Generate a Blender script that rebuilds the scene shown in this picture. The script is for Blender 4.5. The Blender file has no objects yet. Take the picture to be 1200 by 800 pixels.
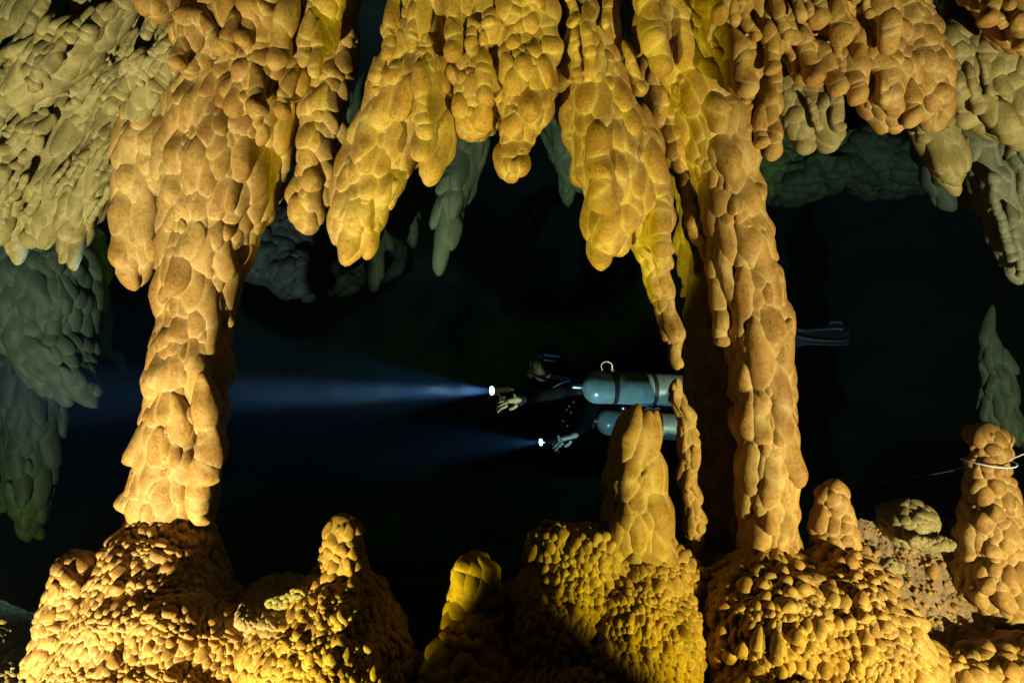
import bpy, bmesh, math, random
import numpy as np
from mathutils import Vector, Matrix

random.seed(7)
rng = np.random.default_rng(11)
SC = bpy.context.scene
COL = SC.collection

# ------------------------------------------------------------------ camera
F = 750.0                       # focal length in photograph pixels (1200 wide)
PITCH = math.radians(10.0)
CAM = np.array([0.0, 0.0, 0.0])
FWD = np.array([0.0, math.cos(PITCH), math.sin(PITCH)])
UP = np.array([0.0, -math.sin(PITCH), math.cos(PITCH)])
RIGHT = np.array([1.0, 0.0, 0.0])
cd = bpy.data.cameras.new("camera")
cam = bpy.data.objects.new("camera", cd)
COL.objects.link(cam)
cd.sensor_width = 36.0
cd.lens = F / 1200.0 * 36.0
cd.clip_start = 0.05
cd.clip_end = 200.0
cam.location = CAM
cam.rotation_euler = (math.pi / 2 + PITCH, 0, 0)
SC.camera = cam


def P(px, py, d):
    """a point d metres ahead of the camera along its axis"""
    return CAM + FWD * d + RIGHT * ((px - 600.0) / F * d) + UP * ((400.0 - py) / F * d)


# ------------------------------------------------------------------ world: a closed, flooded cave
w = bpy.data.worlds.new("World")
SC.world = w
w.use_nodes = True
w.node_tree.nodes["Background"].inputs[0].default_value = (0.0, 0.004, 0.012, 1)
w.node_tree.nodes["Background"].inputs[1].default_value = 0.05

# ------------------------------------------------------------------ render settings
SC.view_settings.view_transform = "Standard"
SC.view_settings.look = "None"
SC.view_settings.exposure = 0.0
SC.view_settings.gamma = 1.0
SC.cycles.use_denoising = True
try:
    SC.cycles.denoiser = "OPENIMAGEDENOISE"
except Exception:
    pass
SC.cycles.max_bounces = 4
SC.cycles.diffuse_bounces = 1
SC.cycles.glossy_bounces = 2
SC.cycles.volume_bounces = 0
SC.cycles.sample_clamp_indirect = 2.0
SC.cycles.use_adaptive_sampling = False


# ------------------------------------------------------------------ the photographer's two lamps
def spot(name, pos, target, power, angle, blend, color, radius=0.03, rim=None):
    l = bpy.data.lights.new(name, "SPOT")
    l.energy = power
    l.spot_size = math.radians(angle)
    l.spot_blend = blend
    l.color = color
    l.shadow_soft_size = radius
    o = bpy.data.objects.new(name, l)
    COL.objects.link(o)
    o.location = pos
    o.rotation_euler = (Vector(target) - Vector(pos)).to_track_quat("-Z", "Y").to_euler()
    if rim:
        # the reflector throws a whiter middle and a yellower rim
        l.use_nodes = True
        nt = l.node_tree
        em = nt.nodes["Emission"]
        tc = nt.nodes.new("ShaderNodeTexCoord")
        sp = nt.nodes.new("ShaderNodeSeparateXYZ")
        mr = nt.nodes.new("ShaderNodeMapRange")
        nt.links.new(tc.outputs["Normal"], sp.inputs[0])
        ab = nt.nodes.new("ShaderNodeMath")
        ab.operation = "ABSOLUTE"
        nt.links.new(sp.outputs["Z"], ab.inputs[0])
        nt.links.new(ab.outputs[0], mr.inputs["Value"])
        mr.inputs["From Min"].default_value = math.cos(math.radians(angle / 2 * 0.95))
        mr.inputs["From Max"].default_value = math.cos(math.radians(angle / 2 * 0.44))
        mx = nt.nodes.new("ShaderNodeMix")
        mx.data_type = "RGBA"
        nt.links.new(mr.outputs[0], mx.inputs["Factor"])
        mx.inputs["A"].default_value = (*rim, 1)
        mx.inputs["B"].default_value = (1, 1, 1, 1)
        nt.links.new(mx.outputs["Result"], em.inputs["Color"])
    return o


LEFT_LAMP = RIGHT * -2.1 + UP * -2.6 + FWD * 0.4
RIGHT_LAMP = RIGHT * 2.65 + UP * -1.5 + FWD * 0.3
spot("strobe", LEFT_LAMP, P(0, 400, 3.0), 2900, 83, 0.10, (1.0, 0.71, 0.43), rim=(0.84, 0.90, 0.07))
spot("strobe", RIGHT_LAMP, P(1200, 400, 3.0), 1600, 91, 0.12, (1.0, 0.71, 0.43), rim=(0.84, 0.90, 0.07))
# added lamp with no visible source, behind the mounds, to brighten the diver's cylinders
spot("added_diver_lamp", P(664, 660, 3.45), P(728, 462, 4.3), 75, 72, 1.0, (0.62, 0.92, 1.0), 0.03)
TORCH_A, TORCH_B, TORCH_C = 60000, 2600, 1500      # the two torches the diver holds


# ------------------------------------------------------------------ materials
def nodes_of(name):
    m = bpy.data.materials.new(name)
    m.use_nodes = True
    return m, m.node_tree, m.node_tree.nodes["Principled BSDF"]


def rock_material(name, base, stain, seam, bump=0.35, scale=1.0, spec=0.25):
    """cave calcite: 'tone' attribute carries seam (R), stained tip (G), piece tint (B)"""
    m, nt, bs = nodes_of(name)
    N, L = nt.nodes, nt.links
    at = N.new("ShaderNodeAttribute")
    at.attribute_name = "tone"
    sep = N.new("ShaderNodeSeparateColor")
    L.new(at.outputs["Color"], sep.inputs[0])
    tc = N.new("ShaderNodeTexCoord")
    n1 = N.new("ShaderNodeTexNoise")
    n1.inputs["Scale"].default_value = 5.0 * scale
    n1.inputs["Detail"].default_value = 5
    n1.inputs["Roughness"].default_value = 0.6
    L.new(tc.outputs["Object"], n1.inputs["Vector"])
    n2 = N.new("ShaderNodeTexNoise")
    n2.inputs["Scale"].default_value = 46.0 * scale
    n2.inputs["Detail"].default_value = 6
    n2.inputs["Roughness"].default_value = 0.65
    L.new(tc.outputs["Object"], n2.inputs["Vector"])
    n3 = N.new("ShaderNodeTexNoise")
    n3.inputs["Scale"].default_value = 130.0 * scale
    n3.inputs["Detail"].default_value = 4
    n3.inputs["Roughness"].default_value = 0.7
    L.new(tc.outputs["Object"], n3.inputs["Vector"])

    def mix(a, b, fac, mode="MIX"):
        x = N.new("ShaderNodeMix")
        x.data_type = "RGBA"
        x.blend_type = mode
        for sock, v in (("A", a), ("B", b)):
            if isinstance(v, tuple):
                x.inputs[sock].default_value = (*v, 1)
            else:
                L.new(v, x.inputs[sock])
        if isinstance(fac, float):
            x.inputs["Factor"].default_value = fac
        else:
            L.new(fac, x.inputs["Factor"])
        return x.outputs["Result"]

    def ramp(src, lo, hi, a=0.0, b=1.0):
        r = N.new("ShaderNodeMapRange")
        r.inputs["From Min"].default_value = lo
        r.inputs["From Max"].default_value = hi
        r.inputs["To Min"].default_value = a
        r.inputs["To Max"].default_value = b
        L.new(src, r.inputs["Value"])
        return r.outputs[0]

    def mul(a, b):
        x = N.new("ShaderNodeMath")
        x.operation = "MULTIPLY"
        L.new(a, x.inputs[0])
        if isinstance(b, float):
            x.inputs[1].default_value = b
        else:
            L.new(b, x.inputs[1])
        return x.outputs[0]

    n0 = N.new("ShaderNodeTexNoise")
    n0.inputs["Scale"].default_value = 1.7 * scale
    n0.inputs["Detail"].default_value = 3
    geo = N.new("ShaderNodeNewGeometry")
    L.new(geo.outputs["Position"], n0.inputs["Vector"])
    tip = mul(sep.outputs["Green"], ramp(n1.outputs["Fac"], 0.3, 0.7, 0.35, 1.0))
    c = mix(base, stain, tip)
    c = mix(c, tuple(min(1, x * 1.25) for x in base), ramp(sep.outputs["Blue"], 0.55, 1.0, 0.0, 0.6))
    c = mix(c, tuple(x * 0.85 for x in stain), ramp(n0.outputs["Fac"], 0.52, 0.68, 0.0, 0.55))
    c = mix(c, tuple(min(1, x * 1.1) for x in seam), ramp(n0.outputs["Fac"], 0.46, 0.32, 0.0, 0.45))
    c = mix(c, tuple(x * 0.80 for x in stain), ramp(n1.outputs["Fac"], 0.50, 0.66, 0.0, 0.55))
    c = mix(c, tuple(x * 0.62 for x in stain), ramp(n2.outputs["Fac"], 0.50, 0.64, 0.0, 0.50))
    c = mix(c, tuple(x * 0.45 for x in stain), ramp(n3.outputs["Fac"], 0.54, 0.66, 0.0, 0.45))
    c = mix(c, tuple(min(1, x * 1.2) for x in seam), ramp(n3.outputs["Fac"], 0.45, 0.34, 0.0, 0.35))
    c = mix(c, seam, mul(sep.outputs["Red"], 0.75))
    L.new(c, bs.inputs["Base Color"])
    bs.inputs["Roughness"].default_value = 0.62
    bs.inputs["Specular IOR Level"].default_value = spec
    b1 = N.new("ShaderNodeBump")
    b1.inputs["Strength"].default_value = bump
    b1.inputs["Distance"].default_value = 0.009
    L.new(n2.outputs["Fac"], b1.inputs["Height"])
    b2 = N.new("ShaderNodeBump")
    b2.inputs["Strength"].default_value = bump
    b2.inputs["Distance"].default_value = 0.003
    L.new(n3.outputs["Fac"], b2.inputs["Height"])
    L.new(b1.outputs[0], b2.inputs["Normal"])
    L.new(b2.outputs[0], bs.inputs["Normal"])
    return m


def plain(name, color, rough=0.5, metal=0.0, noise=0.0, emit=None, strength=0.0, scale=30.0, spec=0.4):
    m, nt, bs = nodes_of(name)
    bs.inputs["Base Color"].default_value = (*color, 1)
    bs.inputs["Roughness"].default_value = rough
    bs.inputs["Metallic"].default_value = metal
    bs.inputs["Specular IOR Level"].default_value = spec
    if noise:
        tc = nt.nodes.new("ShaderNodeTexCoord")
        n = nt.nodes.new("ShaderNodeTexNoise")
        n.inputs["Scale"].default_value = scale
        n.inputs["Detail"].default_value = 6
        nt.links.new(tc.outputs["Object"], n.inputs["Vector"])
        r = nt.nodes.new("ShaderNodeMapRange")
        r.inputs["From Min"].default_value = 0.3
        r.inputs["From Max"].default_value = 0.7
        nt.links.new(n.outputs["Fac"], r.inputs["Value"])
        x = nt.nodes.new("ShaderNodeMix")
        x.data_type = "RGBA"
        x.inputs["A"].default_value = (*[c * (1 - noise) for c in color], 1)
        x.inputs["B"].default_value = (*[min(1, c * (1 + noise)) for c in color], 1)
        nt.links.new(r.outputs[0], x.inputs["Factor"])
        nt.links.new(x.outputs["Result"], bs.inputs["Base Color"])
        r2 = nt.nodes.new("ShaderNodeMapRange")
        r2.inputs["From Min"].default_value = 0.3
        r2.inputs["From Max"].default_value = 0.7
        r2.inputs["To Min"].default_value = max(0.05, rough - 0.12)
        r2.inputs["To Max"].default_value = min(1, rough + 0.12)
        nt.links.new(n.outputs["Fac"], r2.inputs["Value"])
        nt.links.new(r2.outputs[0], bs.inputs["Roughness"])
    if emit:
        bs.inputs["Emission Color"].default_value = (*emit, 1)
        bs.inputs["Emission Strength"].default_value = strength
    return m


OCHRE = rock_material("ochre_calcite", (0.47, 0.243, 0.047), (0.25, 0.095, 0.011), (0.60, 0.39, 0.125))
BUFF = rock_material("buff_calcite", (0.315, 0.232, 0.066), (0.22, 0.145, 0.035), (0.44, 0.33, 0.13))
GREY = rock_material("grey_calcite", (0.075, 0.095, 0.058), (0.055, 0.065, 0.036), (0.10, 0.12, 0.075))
OLIVE = rock_material("olive_calcite", (0.18, 0.17, 0.085), (0.13, 0.11, 0.05), (0.25, 0.23, 0.13))
PALE = rock_material("pale_flowstone", (0.58, 0.52, 0.33), (0.45, 0.38, 0.2), (0.66, 0.60, 0.42), bump=0.6)
SILT = rock_material("silt_crust", (0.40, 0.245, 0.115), (0.31, 0.175, 0.07), (0.46, 0.31, 0.16), bump=0.6)
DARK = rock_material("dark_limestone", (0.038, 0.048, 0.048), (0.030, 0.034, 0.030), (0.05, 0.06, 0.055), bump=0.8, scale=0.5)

# ------------------------------------------------------------------ numeric helpers
ICO = {}


def ico(n):
    if n not in ICO:
        bm = bmesh.new()
        bmesh.ops.create_icosphere(bm, subdivisions=n, radius=1.0)
        bm.verts.ensure_lookup_table()
        v = np.array([x.co[:] for x in bm.verts])
        f = np.array([[x.index for x in p.verts] for p in bm.faces])
        bm.free()
        ICO[n] = (v, f)
    return ICO[n]


_nr = np.random.default_rng(5)
_WAVES = []
for _wl, _amp in ((0.42, 0.014), (0.19, 0.0085), (0.085, 0.0036), (0.04, 0.0013)):
    for _i in range(4):
        _k = _nr.normal(size=3)
        _k /= np.linalg.norm(_k)
        _dir = _nr.normal(size=3)
        _dir /= np.linalg.norm(_dir)
        _WAVES.append((_k * 2 * math.pi / (_wl * _nr.uniform(0.8, 1.25)), _nr.uniform(0, 6.28), _dir * _amp * 0.62))


def warp(p, amount=1.0):
    out = p.copy()
    for k, ph, d in _WAVES:
        out = out + amount * np.sin(p @ k + ph)[:, None] * d
    return out


def fnoise(p, wl, seed, octaves=4, rough=0.55):
    r = np.random.default_rng(seed)
    s = np.zeros(len(p))
    a = 1.0
    for _ in range(octaves):
        for _j in range(5):
            k = r.normal(size=3)
            k /= np.linalg.norm(k)
            s += a * 0.4 * np.sin(p @ (k * 2 * math.pi / wl) + r.uniform(0, 6.28))
        wl *= 0.5
        a *= rough
    return s


def worley_bumps(xy, cell, seed):
    """rounded pebbly bumps over a plane: 0..1"""
    r = np.random.default_rng(seed)
    T = 97
    jx, jy, sz = r.uniform(0, 1, (T, T)), r.uniform(0, 1, (T, T)), r.uniform(0.35, 1.0, (T, T))
    g = xy / cell
    ij = np.floor(g).astype(int)
    best = np.zeros(len(xy))
    for dx in (-1, 0, 1):
        for dy in (-1, 0, 1):
            a, b = (ij[:, 0] + dx), (ij[:, 1] + dy)
            u, v = a % T, b % T
            ex, ey = a + jx[u, v] - g[:, 0], b + jy[u, v] - g[:, 1]
            s = sz[u, v]
            h = 1 - (ex * ex + ey * ey) / (0.75 * s) ** 2
            best = np.maximum(best, s * np.sqrt(np.clip(h, 0, 1)))
    return best


def make_mesh(name, v, f, tone=None, smooth=True):
    me = bpy.data.meshes.new(name)
    nv, nf, k = len(v), len(f), f.shape[1]
    me.vertices.add(nv)
    me.vertices.foreach_set("co", np.ascontiguousarray(v, dtype=np.float32).ravel())
    me.loops.add(nf * k)
    me.loops.foreach_set("vertex_index", np.ascontiguousarray(f, dtype=np.int32).ravel())
    me.polygons.add(nf)
    me.polygons.foreach_set("loop_start", np.arange(0, nf * k, k, dtype=np.int32))
    if tone is not None:
        a = me.attributes.new("tone", "FLOAT_COLOR", "POINT")
        a.data.foreach_set("color", np.ascontiguousarray(np.c_[tone, np.ones(nv)], dtype=np.float32).ravel())
    me.update(calc_edges=True)
    if smooth:
        me.polygons.foreach_set("use_smooth", np.ones(nf, dtype=bool))
    return me


def link(name, me, mat, parent=None, loc=None):
    o = bpy.data.objects.new(name, me)
    if me is not None and mat is not None and not me.materials:
        me.materials.append(mat)
    COL.objects.link(o)
    if parent is not None:
        o.parent = parent
    if loc is not None:
        o.location = loc
    return o


def grid_faces(nu, nv):
    i = np.arange(nu * nv).reshape(nv, nu)
    a, b, c, d = i[:-1, :-1].ravel(), i[:-1, 1:].ravel(), i[1:, 1:].ravel(), i[1:, :-1].ravel()
    return np.c_[a, b, c, d]


def tag(o, label=None, cat=None, group=None, kind=None):
    for k, v in (("label", label), ("category", cat), ("group", group), ("kind", kind)):
        if v:
            o[k] = v
    return o


# ------------------------------------------------------------------ dripstone builder
# A formation is a union of ellipsoids: the body, and the nodules and drips that grew on it.  Every
# ellipsoid is meshed by itself, what lies inside a neighbour is cut away, and the seam is filleted.
def norm(v):
    return v / (np.linalg.norm(v) + 1e-12)


def frame(flow, out):
    z = norm(flow)
    y = out - z * (out @ z)
    y = norm(y) if np.linalg.norm(y) > 1e-6 else norm(np.cross(z, [0.3, 0.5, 0.8]))
    x = np.cross(y, z)
    return np.stack([x, y, z], axis=1)     # columns: across, outward, along the drip


def catmull(pts, n):
    pts = np.asarray(pts, float)
    if len(pts) == 2:
        t = np.linspace(0, 1, n)[:, None]
        return pts[0] * (1 - t) + pts[1] * t
    e = np.vstack([2 * pts[0] - pts[1], pts, 2 * pts[-1] - pts[-2]])
    out = []
    for s in np.linspace(0, len(pts) - 1 - 1e-6, n):
        i = int(s)
        t = s - i
        a, b, c, d = e[i], e[i + 1], e[i + 2], e[i + 3]
        out.append(0.5 * (2 * b + (c - a) * t + (2 * a - 5 * b + 4 * c - d) * t * t + (3 * b - a - 3 * c + d) * t ** 3))
    return np.array(out)


class Form:
    def __init__(self, name, label, cat, mat, group=None, amount=1.0, taper=0.22):
        self.name, self.label, self.cat, self.mat, self.group = name, label, cat, mat, group
        self.c, self.R, self.r, self.k, self.fid = [], [], [], [], []   # k: 0 body, 1 nodule, 2 drip
        self.nf = 0
        self.amount, self.taper = amount, taper

    def blob(self, c, R, r, kind, fid=-1):
        self.c.append(np.asarray(c, float))
        self.R.append(R)
        self.r.append(np.asarray(r, float))
        self.k.append(kind)
        self.fid.append(fid)

    def ball(self, px, py, d, rx, ry=None, rd=None, lean=0.0):
        """a body ellipsoid given in photograph pixels at depth d"""
        ry = ry or rx
        rd = rd or rx
        m = d / F
        z = norm(-UP + RIGHT * lean)
        R = frame(z, -FWD)
        self.blob(P(px, py, d), R, (rx * m, rd * m, ry * m), 0)
        return self

    def tube(self, path, squash=1.0, shrink=8):
        """path rows: px, py, radius px, depth"""
        # the nodules that will cover it stand out by a few pixels
        pts = np.array([[*P(a, b, d), (r - min(0.2 * r, shrink)) * d / F] for a, b, r, d in path])
        q = catmull(pts, 160)
        last = None
        for i in range(len(q)):
            if last is not None and np.linalg.norm(q[i, :3] - last[:3]) < 0.33 * q[i, 3] and i < len(q) - 1:
                continue
            t = norm(q[min(i + 1, len(q) - 1), :3] - q[max(i - 1, 0), :3])
            out = -FWD
            r = max(q[i, 3], 0.006) * rng.uniform(0.94, 1.06)
            self.blob(q[i, :3], frame(t, out), (r, r * squash, r * 1.05), 0)
            last = q[i]
        return self

    def drip(self, path, depth, r0, r1, bead=1.0):
        """a free hanging finger of beads; path rows px, py; radii in px at its root and tip"""
        path = [(p[0], p[1], p[2] if len(p) > 2 else depth) for p in path]
        pts = np.array([P(*p) for p in path])
        q = catmull(pts, 80)
        L = np.concatenate([[0], np.cumsum(np.linalg.norm(np.diff(q, axis=0), axis=1))])
        m = depth / F
        s = 0.0
        fid = self.nf
        self.nf += 1
        while s < L[-1]:
            t = s / L[-1]
            r = (r0 * (1 - t) + r1 * t) * m * rng.uniform(0.86, 1.14)
            c = np.array([np.interp(s, L, q[:, j]) for j in range(3)])
            i = min(int(np.searchsorted(L, s)), len(q) - 2)
            tg = norm(q[i + 1] - q[max(i - 1, 0)])
            el = rng.uniform(1.5, 2.5)
            off = rng.normal(size=3) * r * 0.12
            self.blob(c + off, frame(tg, -FWD), (r, r, r * el), 2, fid)
            s += r * el * rng.uniform(0.55, 0.95) * bead
        # rounded bulb at the tip
        r = r1 * m * rng.uniform(1.05, 1.25)
        self.blob(q[-1], frame(norm(q[-1] - q[-5]), -FWD), (r, r, r * rng.uniform(1.0, 1.25)), 2, fid)
        return self

    def pool(self, want):
        """points on the outside of the body that face the camera's side"""
        ids = [i for i in range(len(self.c)) if self.k[i] == 0 and i >= self.first]
        C = np.array([self.c[i] for i in ids])
        RR = np.array([self.R[i] for i in ids])
        rr = np.array([self.r[i] for i in ids])
        area = rr[:, 0] * rr[:, 1] + rr[:, 1] * rr[:, 2] + rr[:, 0] * rr[:, 2]
        got, n_got = [], 0
        for _ in range(45):
            b = rng.choice(len(ids), size=14000, p=area / area.sum())
            u = rng.normal(size=(len(b), 3))
            u /= np.linalg.norm(u, axis=1)[:, None]
            p = C[b] + np.einsum("nij,nj->ni", RR[b], u * rr[b])
            n = np.einsum("nij,nj->ni", RR[b], u / rr[b])
            n /= np.linalg.norm(n, axis=1)[:, None]
            view = CAM - p
            view /= np.linalg.norm(view, axis=1)[:, None]
            dep = (p - CAM) @ FWD
            X = 600 + F * ((p - CAM) @ RIGHT) / dep
            Y = 400 - F * ((p - CAM) @ UP) / dep
            ok = np.where(((n * view).sum(1) > -0.3) & (X > -60) & (X < 1260) & (Y > -50) & (Y < 835))[0]
            p, n, b, dep = p[ok], n[ok], b[ok], dep[ok]
            ok = np.ones(len(p), bool)
            for j in range(len(ids)):
                q = ((p - C[j]) @ RR[j]) / rr[j]
                ok &= (b == j) | ((q * q).sum(1) > 0.965)
            got.append((p[ok], n[ok], RR[b[ok]][:, :, 2], dep[ok]))
            n_got += int(ok.sum())
            if n_got >= want:
                break
        return [np.concatenate([g[z] for g in got]) for z in range(4)]

    first = 0

    def cover(self, layers):
        """scatter nodules over the body: rmin px, rmax px, elongation lo, hi, protrusion, tries, spacing"""
        p_, n_, fl_, dep_ = self.pool(min(14000, 5 * max(l[5] for l in layers)))
        if len(p_) == 0:
            return self
        pc, pr, pe, m = np.zeros((6000, 3)), np.zeros(6000), np.zeros(6000), 0
        for (lo, hi, e0, e1, prot, tries, gap) in layers:
            pick = rng.permutation(len(p_))[:tries * 5]
            sizes = np.sort(lo + (hi - lo) * rng.uniform(0, 1, len(pick)) ** 1.7)[::-1]
            els = rng.uniform(e0, e1, len(pick))
            for t, i in enumerate(pick):
                if self.taper < 0.1 and self.first == 0 and n_[i] @ UP > 0.45:
                    continue
                p, n, flow = p_[i], n_[i], fl_[i]
                r = sizes[t] * dep_[i] / F
                el = els[t] if abs(fl_[i] @ n_[i]) < 0.8 else min(els[t], 1.15)
                if m:
                    dl = pc[:m] - p
                    al = dl @ flow
                    la = np.clip((dl * dl).sum(1) - al * al, 0, None)
                    g_ = gap * rng.uniform(0.7, 1.2)
                    if ((al / (pr[:m] * pe[:m] + r * el)) ** 2 + la / (pr[:m] + r) ** 2 < g_ * g_).any():
                        continue
                R = frame(flow - n * (flow @ n) * 0.85 + n * rng.uniform(-0.04, 0.20) + rng.normal(size=3) * 0.10, n)
                thick = r * rng.uniform(0.8, 1.05)
                c = p + n * (prot * rng.uniform(0.45, 1.6) * r - thick * 0.55)
                self.blob(c, R, (r, thick, r * el), 1)
                pc[m], pr[m], pe[m] = p, r, el
                m += 1
                if m >= 5990:
                    return self
        return self

    def build(self, base=None, own=300, min_px=4.6, res_bias=0, root=None, piece="nodule", rest="nodule_crust"):
        C, RR, rr = np.array(self.c), np.array(self.R), np.array(self.r)
        K, FID = np.array(self.k), np.array(self.fid)
        N = len(C)
        tp = np.where(K == 0, 0.0, self.taper)
        big = rr.max(axis=1)
        if base is None:
            base = C[K == 0][-1] if (K == 0).any() else C[-1]
        if root is None:
            root = bpy.data.objects.new(self.name, None)
            root.empty_display_size = 0.1
            COL.objects.link(root)
            root.location = base
            tag(root, self.label, self.cat, self.group)
        parts = {}
        tint = rng.uniform(0, 1, N)
        D = np.linalg.norm(C[:, None] - C[None], axis=2)
        C32, R32, r32, t32 = C.astype(np.float32), RR.astype(np.float32), rr.astype(np.float32), tp.astype(np.float32)
        for i in range(N):
            dep = max(0.5, (C[i] - CAM) @ FWD)
            pxr = float(np.median(rr[i])) / dep * F
            if K[i] == 0:
                n = 3
            else:
                n = 4 if pxr > 17 else 3 if pxr > 5.5 else 2
            n = max(1, n + res_bias)
            U, faces = ico(n)
            q = U * rr[i]
            s = 1 + tp[i] * U[:, 2]
            q = np.c_[q[:, 0] * s, q[:, 1] * s, q[:, 2]]
            p = C[i] + q @ RR[i].T
            nrm = (U / rr[i]) @ RR[i].T
            nrm /= np.linalg.norm(nrm, axis=1)[:, None]
            near = np.where((D[i] < (big + big[i]) * 1.08) & (np.arange(N) != i))[0]
            d = np.full(len(p), 9.0, dtype=np.float32)
            if len(near):
                p32 = p.astype(np.float32)
                l = np.matmul(p32[None] - C32[near][:, None], R32[near])
                rn = r32[near][:, None]
                sc = 1 + t32[near][:, None] * np.clip(l[..., 2] / rn[..., 2], -1, 1)
                l[..., :2] /= sc[..., None]
                l /= rn
                k0 = np.sqrt((l * l).sum(-1))
                l /= rn
                k1 = np.sqrt((l * l).sum(-1)) + 1e-9
                d = (k0 * (k0 - 1) / k1).min(0)
            rs = float(np.sort(rr[i])[0])
            keep_v = d > -0.16 * rs
            fk = faces[keep_v[faces].any(axis=1)]
            if len(fk) == 0:
                continue
            k = 0.11 * rs if K[i] else min(0.30 * rs, 0.016)
            h = np.clip(k - np.abs(d), 0, None) ** 2 / (4 * k)
            p = p + nrm * h[:, None]
            seam = np.exp(-np.clip(d, 0, None) / (0.07 * rs + 0.0006))
            if K[i] == 0:
                seam = seam * 0.35
                tipv = np.zeros(len(p))
            else:
                o = U @ np.array([0, 0.75, 0.65])
                tipv = np.clip((o - 0.1) / 0.8, 0, 1) * (0.25 + 0.95 * tint[i] ** 1.6)
            p = warp(p, self.amount)
            used = np.unique(fk)
            mp = np.full(len(p), -1)
            mp[used] = np.arange(len(used))
            v = p[used]
            tone = np.c_[seam[used], tipv[used], np.full(len(used), tint[i])]
            f = mp[fk]
            if K[i] == 0:
                key = ("body", 0)
            elif K[i] == 2:
                key = ("drip", int(FID[i]))
            else:
                # size of what the camera can see of it
                cx = C[i] - CAM
                X = 600 + F * (cx @ RIGHT) / dep
                Y = 400 - F * (cx @ UP) / dep
                fn = np.cross(v[f[:, 1]] - v[f[:, 0]], v[f[:, 2]] - v[f[:, 0]])
                vis = (fn * (CAM - v[f[:, 0]])).sum(1)
                ar = np.clip(vis, 0, None).sum() * 0.5 / dep * (F / dep) ** 2
                ok = -5 < X < 1205 and -5 < Y < 805 and pxr > min_px and ar > 85
                key = (piece, i) if ok else (rest, 0)
                if ok:
                    parts.setdefault("_area", {})[key] = ar
            parts.setdefault(key, []).append((v, f, tone))
        areas = parts.pop("_area", {})
        if len(areas) > own:
            for key in sorted(areas, key=lambda z: -areas[z])[own:]:
                parts.setdefault((rest, 0), []).extend(parts.pop(key))
        tris = 0
        for key, lst in parts.items():
            off, V, FF, T = 0, [], [], []
            for v, f, t in lst:
                V.append(v)
                FF.append(f + off)
                T.append(t)
                off += len(v)
            V, FF, T = np.vstack(V), np.vstack(FF), np.vstack(T)
            me = make_mesh(key[0], V - np.asarray(base), FF, T)
            o = link(key[0], me, self.mat, root)
            if key[0] == rest:
                o["kind"] = "stuff"
            tris += len(FF)
        STATS.append((self.name, N, len(parts), tris))
        return root


STATS = []

# layer recipes: rmin, rmax, elongation lo/hi, protrusion, tries, spacing
WAX = [(9, 16, 1.7, 3.2, 0.30, 180, 0.46), (5, 9.5, 1.3, 2.8, 0.52, 900, 0.47), (3.8, 8, 1.0, 1.35, 0.80, 700, 0.80), (2.2, 3.8, 1.0, 1.6, 0.66, 700, 0.75)]
LUMPY = [(7, 13, 1.1, 1.9, 0.55, 240, 0.47), (4.2, 8, 1.0, 1.6, 0.72, 1100, 0.54), (2.6, 4.4, 1.0, 1.3, 0.72, 1400, 0.62)]
POP = [(5, 8, 1.0, 1.6, 0.68, 70, 0.62), (3.2, 5.6, 1.0, 1.6, 0.66, 2700, 0.52), (1.9, 3.2, 1.0, 1.4, 0.62, 2800, 0.54)]
FLUTE = [(6, 11, 2.4, 4.6, 0.36, 300, 0.40), (4, 7, 1.6, 3.6, 0.45, 700, 0.42), (2.5, 4.5, 1.0, 2.4, 0.5, 900, 0.52)]

forms = []


def F_(*a, **k):
    f = Form(*a, **k)
    forms.append(f)
    return f


# ------------------------------------------------------------------ the great columns
a = F_("flowstone_column", "thick ochre column on the popcorn mound in front of the torch beam", "column", OCHRE, "great dripstone columns")
a.tube([(318, -60, 74, 2.85), (300, 60, 66, 2.95), (268, 170, 70, 3.0), (250, 255, 56, 3.0), (231, 345, 44, 3.0), (221, 430, 45, 3.0), (210, 520, 48, 3.0), (200, 590, 46, 3.0), (194, 640, 54, 3.0)])
a.cover(WAX)
a.drip([(244, 470), (246, 520), (244, 548)], 2.84, 14, 19).drip([(238, 560), (236, 605)], 2.9, 16, 12)
a.build(base=P(192, 660, 3.0))

k = F_("flowstone_column", "leaning ochre column hiding the diver's legs, rising from the widest mound", "column", OCHRE, "great dripstone columns")
k.tube([(766, -40, 32, 2.85), (800, 50, 36, 2.9), (834, 140, 40, 2.95), (853, 215, 37, 2.98), (869, 290, 35, 3.0), (886, 360, 34, 3.0), (893, 430, 33, 3.0), (897, 520, 33, 3.0), (901, 600, 32, 3.0), (902, 660, 34, 3.0)])
k.cover(WAX)
k.drip([(805, 205), (812, 260), (830, 300), (838, 350), (846, 395)], 3.05, 9, 5)
k.drip([(838, 290), (842, 340), (848, 400)], 3.0, 14, 8)
k.build(base=P(902, 660, 3.0))

t = F_("thin_column", "slender broken column of drips ending beside the grey diving cylinder", "column", OCHRE)
t.tube([(792, 455, 6, 3.05), (800, 480, 7, 3.05), (808, 520, 9, 3.05), (806, 560, 8, 3.05), (813, 600, 9, 3.05), (814, 645, 8, 3.05)])
t.cover([(3.5, 6, 1.6, 3.0, 0.5, 140, 0.5), (2.2, 3.6, 1.2, 2.2, 0.5, 200, 0.6)])
t.build(base=P(814, 650, 3.05))

k2 = F_("flowstone_column", "broad unlit column standing in shadow behind the leaning ochre column", "column", OCHRE)
k2.tube([(815, 60, 34, 3.4), (824, 180, 34, 3.4), (834, 300, 34, 3.42), (838, 420, 34, 3.42), (839, 540, 34, 3.42), (838, 700, 38, 3.42)])
k2.cover(WAX)
k2.build(base=P(838, 720, 3.42))

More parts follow.
